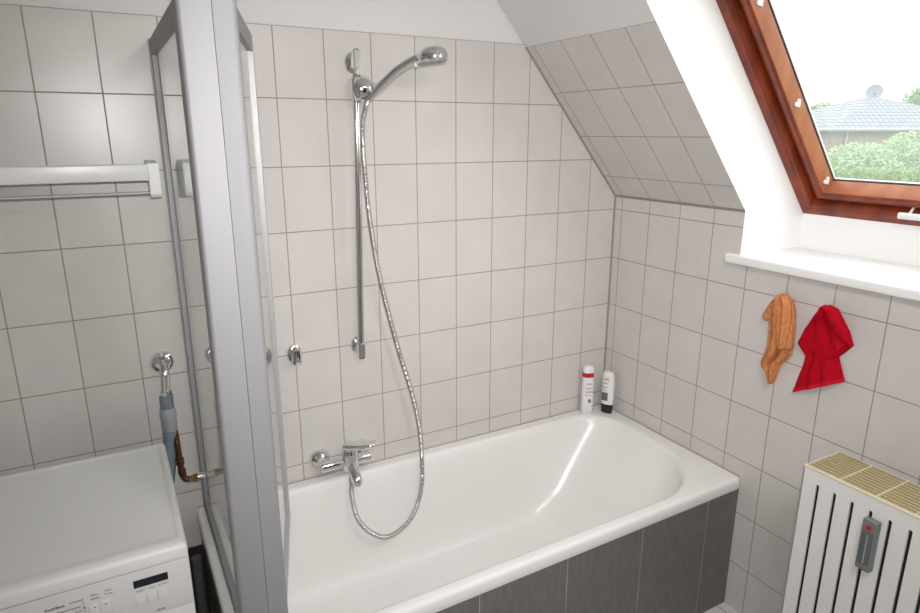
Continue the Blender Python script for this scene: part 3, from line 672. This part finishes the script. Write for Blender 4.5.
# ------------------------------------------------------------------ tap and pipes beside the washing machine
tp = empty('water_tap', (-1.737, 0, -.957), 'chrome wall tap for the washing machine with a round rosette', 'tap')
q = MB(); q.lathe([(.034, 0), (.034, .003), (.031, .010), (.024, .018), (.014, .022)], (-1.737, -.0005, -.957), (0, -1, 0), 30); obj('rosette', q, M['chrome'], tp)
q = MB(); q.tube([(-1.737, -.015, -.957), (-1.737, -.045, -.957), (-1.737, -.060, -.962)], [.0105, .0105, .012], 16)
q.tube(spline([(-1.737, -.050, -.955), (-1.737, -.066, -.972), (-1.738, -.066, -1.00), (-1.740, -.064, -1.03)], 5), .0125, 16)
q.tube([(-1.740, -.064, -1.026), (-1.740, -.064, -1.046)], .0155, 8); obj('body', q, M['chrome'], tp)
q = MB(); q.tube([(-1.737, -.052, -.955), (-1.737, -.058, -.925)], .006, 12); q.tube([(-1.757, -.060, -.919), (-1.737, -.058, -.925), (-1.717, -.060, -.919)], [.0045, .007, .0045], 10); q.tube([(-1.737, -.078, -.921), (-1.737, -.058, -.925), (-1.737, -.040, -.921)], [.0045, .006, .0045], 10)
obj('cross_handle', q, M['chrome'], tp)
hp2 = spline([(-1.7405, -.064, -1.040), (-1.741, -.064, -1.07), (-1.743, -.066, -1.14), (-1.750, -.072, -1.22), (-1.770, -.085, -1.32), (-1.80, -.10, -1.43), (-1.80, -.10, -1.6)], 8)
b = MB(); b.tube(hp2, .0185, 18); dh = obj('inlet_hose', b, M['hose_grey'], label='thick blue-grey hose running from the wall tap down behind the washing machine', cat='hose', at=(-1.741, -.064, -1.05))
q = MB(); q.lathe([(.016, 0), (.0165, .018), (.013, .020), (.013, .030), (.020, .034), (.0225, .045), (.0235, .062), (.0212, .068), (.0212, .10), (.0195, .106)], (-1.7405, -.064, -1.045), (-.01, 0, -1), 22); obj('collar', q, M['cap_grey'], dh)
cp = MB(); cp.tube(spline([(-1.729, -.002, -1.165), (-1.728, -.055, -1.168), (-1.728, -.084, -1.182), (-1.7278, -.088, -1.21), (-1.7265, -.088, -1.255), (-1.7245, -.089, -1.288), (-1.718, -.090, -1.305), (-1.702, -.090, -1.309)], 6), .0085, 14)
cp.tube([(-1.727, -.088, -1.235), (-1.7265, -.088, -1.255)], .0115, 8); cp.tube([(-1.7255, -.089, -1.272), (-1.724, -.089, -1.292)], .0105, 14)
cpo = obj('supply_pipe', cp, M['copper'], label='tarnished brown pipe bend between washing machine and shower screen', cat='pipe', at=(-1.722, 0, -1.25))
q = MB(); q.tube([(-1.708, -.090, -1.309), (-1.697, -.090, -1.309), (-1.696, -.090, -1.309), (-1.684, -.090, -1.308)], [.010, .010, .013, .013], 6); obj('brass_nut', q, M['brass'], cpo, label='brass nut')
q = MB(); q.tube([(-1.686, -.090, -1.308), (-1.6625, -.090, -1.306)], .0105, 18); obj('end_cap', q, M['chrome'], cpo, label='chrome end')

b = MB(); b.box((-1.83, -.003, -H), (-1.66, .001, -1.600)); obj('dark_wall_patch', b, M['dark'], kind='structure', smooth=0)  # thin dark panel on the lower wall behind the pipe
b = MB(); b.tube([(-1.7125, -.032, -H), (-1.7125, -.032, -1.62)], .0165, 16); b.tube([(-1.7125, -.032, -1.86), (-1.7125, -.032, -1.83)], .0172, 16)
obj('drain_pipe', b, M['pipe'], label='dark grey plastic pipe standing in the gap between washing machine and bathtub', cat='pipe')
# ------------------------------------------------------------------ round shell for the added fill light, discarded at the end
cl = MB(); cl.lathe([(.20, 0), (.20, -.02), (.18, -.035)], (-1.6, -2.1, ZC), (0, 0, 1), 32)

# ------------------------------------------------------------------ outside
GZ = -3.2
M['grass'] = mat('lawn', (.22, .36, .12), .9, col2=(.12, .24, .06), nscale=3)
M['leaf_a'] = mat('hedge_leaf', (.20, .33, .08), .7, col2=(.06, .15, .03), nscale=2.5)
M['leaf_b'] = mat('shrub_leaf', (.30, .42, .22), .7, col2=(.19, .30, .13), nscale=2)
M['leaf_c'] = mat('tree_leaf', (.24, .34, .17), .7, col2=(.14, .23, .09), nscale=1)
M['bark'] = mat('bark', (.12, .08, .05), .9)
M['roof'] = tile_mat('roof_tile', (.7, -.7, 0), (0, 0, 1), 90, 30, .24, .16, (.185, .20, .215), (.165, .18, .195), (.08, .09, .10), rough=.6, mortar=.02)
M['brick'] = tile_mat('far_brick', (.7, -.7, 0), (0, 0, 1), 90, 30, .24, .08, (.26, .19, .17), (.23, .16, .14), (.3, .28, .26), rough=.9, mortar=.006)
M['dish'] = mat('dish_grey', (.20, .225, .24), .5)
M['gutter'] = mat('gutter_white', (.30, .30, .30), .5)
b = MB(); b.box((1.5, -60, GZ-.3), (120, 90, GZ)); obj('ground', b, M['grass'], kind='structure', smooth=0)
# hip-roofed house, its near corner towards us
Ch = Vector((27.1, 15.9, 0)); fwd = Vector((.876, .482, 0)); rgt = Vector((.482, -.876, 0))
ph = R(32); av = rgt*math.cos(ph) + fwd*math.sin(ph); bv = -rgt*math.sin(ph) + fwd*math.cos(ph)
house = empty('house', (Ch.x+5, Ch.y+4, GZ), 'brick bungalow with a grey tiled hip roof beyond the hedge', 'house')
def HP(a, c, z): p = Ch + av*a + bv*c; return Vector((p.x, p.y, z))
LA, LBb, ZE, ZA = 9.0, 10.5, -.12, 1.50
b = MB(); b.loft([[HP(.4, .4, z), HP(LA-.4, .4, z), HP(LA-.4, LBb-.4, z), HP(.4, LBb-.4, z)] for z in (GZ, ZE+.02)], caps=(True, True)); obj('walls', b, M['brick'], house, smooth=0)
b = MB(); e = [HP(0, 0, ZE), HP(LA, 0, ZE), HP(LA, LBb, ZE), HP(0, LBb, ZE)]; t = [HP(4.5, 4.5, ZA), HP(4.5, 6.0, ZA)]
v = [b.bm.verts.new(p) for p in e + t + [p - Vector((0, 0, .12)) for p in e]]
for fidx in ((0, 1, 4), (1, 2, 5, 4), (2, 3, 5), (3, 0, 4, 5), (6, 7, 1, 0), (7, 8, 2, 1), (8, 9, 3, 2), (9, 6, 0, 3), (6, 9, 8, 7)): b.bm.faces.new([v[i] for i in fidx])
obj('roof', b, M['roof'], house, smooth=0)
b = MB()
for p0, p1 in ((e[0], e[1]), (e[1], e[2]), (e[3], e[0])): b.tube([p0 + Vector((0, 0, -.03)), p1 + Vector((0, 0, -.03))], .05, 8)
obj('gutter', b, M['gutter'], house)
b = MB(); b.tube([HP(.9, .3, ZE), HP(.9, .3, GZ)], .05, 8); obj('downpipe', b, M['gutter'], house)
for a_ in (3.2, 6.6):
    q = MB(); p = [HP(a_, .36, -.9), HP(a_+1.2, .36, -.9), HP(a_+1.2, .36, -2.0), HP(a_, .36, -2.0)]; q.loft([p, [x + bv*.1 for x in p]], caps=(True, True)); obj('window', q, M['gutter'], house, smooth=0)
b = MB(); dc = HP(4.7, 5.0, ZA+.24); b.lathe([(.02, -.10), (.28, -.05), (.40, .02), (.40, .05), (.27, -.02), (.02, -.07)], dc, (-.90, -.25, .25), 30); b.tube([dc, dc - Vector((0, 0, .8))], .04, 8); b.tube([dc, dc + Vector((-.5, -.15, -.1))], .02, 6)
obj('satellite_dish', b, M['dish'], house)

def foliage(q, c, r, n, size, seed, squash=(1, 1, 1)):
    rnd = random.Random(seed)
    for _ in range(n):
        d_ = Vector((rnd.gauss(0, 1), rnd.gauss(0, 1), rnd.gauss(0, 1))).normalized() * (rnd.random()**.35)
        p = Vector(c) + Vector((d_.x*r*squash[0], d_.y*r*squash[1], d_.z*r*squash[2]))
        a = Vector((rnd.gauss(0, 1), rnd.gauss(0, 1), rnd.gauss(0, 1))).normalized(); w = a.orthogonal().normalized(); s_ = size*(.6+.8*rnd.random())
        vs = [q.bm.verts.new(p + x) for x in (a*s_, w*s_*.5, -a*s_, -w*s_*.5)]; f_ = q.bm.faces.new(vs)
def tree(name, base, h, r, n, size, m, seed, label, cat='tree'):
    root = empty(name, base, label, cat, 'trees beyond the house')
    q = MB(); q.tube([base, (base[0]+.05, base[1], base[2]+h*.4), (base[0], base[1]+.05, base[2]+h*.75)], [r*.09, r*.07, r*.03], 10); obj('trunk', q, M['bark'], root)
    q = MB(); rnd = random.Random(seed)
    for k in range(7):
        c = (base[0] + rnd.uniform(-.5, .5)*r, base[1] + rnd.uniform(-.5, .5)*r, base[2] + h - r + rnd.uniform(-.45, .35)*r); foliage(q, c, r*.62, n//7, size, seed*10+k)
    obj('crown', q, m, root, smooth=0, recalc=False); return root
def fol(name, c, r, n, size, m, seed, sq, label, cat):
    q = MB(); foliage(q, c, r, n, size, seed, sq)
    return obj(name, q, m, label=label, cat=cat, group='pale shrubs by the house wall', smooth=0, recalc=False, at=(c[0], c[1], GZ))
# the clipped hedge: a long block of leaves
hg = MB(); rnd = random.Random(5); ha, hb = Vector((11.2, 9.2, 0)), Vector((13.9, 4.0, 0)); hd = (hb-ha).normalized(); hn = Vector((-hd.y, hd.x, 0))
for _ in range(16000):
    p = ha.lerp(hb, rnd.random()) + hn*rnd.uniform(-.5, .5) + Vector((0, 0, GZ + 2.13*rnd.random()**.5 + rnd.uniform(-.05, .09)))
    a = Vector((rnd.gauss(0, 1), rnd.gauss(0, 1), rnd.gauss(0, 1))).normalized(); w = a.orthogonal().normalized(); s_ = .045*(.6+.8*rnd.random())
    hg.bm.faces.new([hg.bm.verts.new(p + x) for x in (a*s_, w*s_*.5, -a*s_, -w*s_*.5)])
obj('hedge', hg, M['leaf_a'], label='long clipped green hedge in front of the bungalow', cat='hedge', smooth=0, recalc=False, at=(12.5, 6.6, GZ))
fol('shrub', (16.3, 8.35, -1.75), 1.3, 11000, .055, M['leaf_b'], 11, (1, 1.0, .95), 'pale rounded shrub between the hedge and the house, nearer the window frame', 'shrub')
fol('shrub', (19.3, 8.25, -1.60), 1.5, 14000, .055, M['leaf_b'], 12, (1, 1.1, .95), 'tall pale shrub against the house wall, behind the hedge', 'shrub')
tree('tree', (48.0, 21.6, GZ), 7.1, 2.5, 22000, .12, M['leaf_c'], 21, 'leafy tree rising behind the sloping end of the house roof')
tree('tree', (48.5, 30.4, GZ), 5.5, 1.6, 12000, .12, M['leaf_c'], 22, 'small distant tree beside the wooden window frame')
cl.bm.free()
for o in list(bpy.data.objects):
    if '_o' in o: del o['_o']
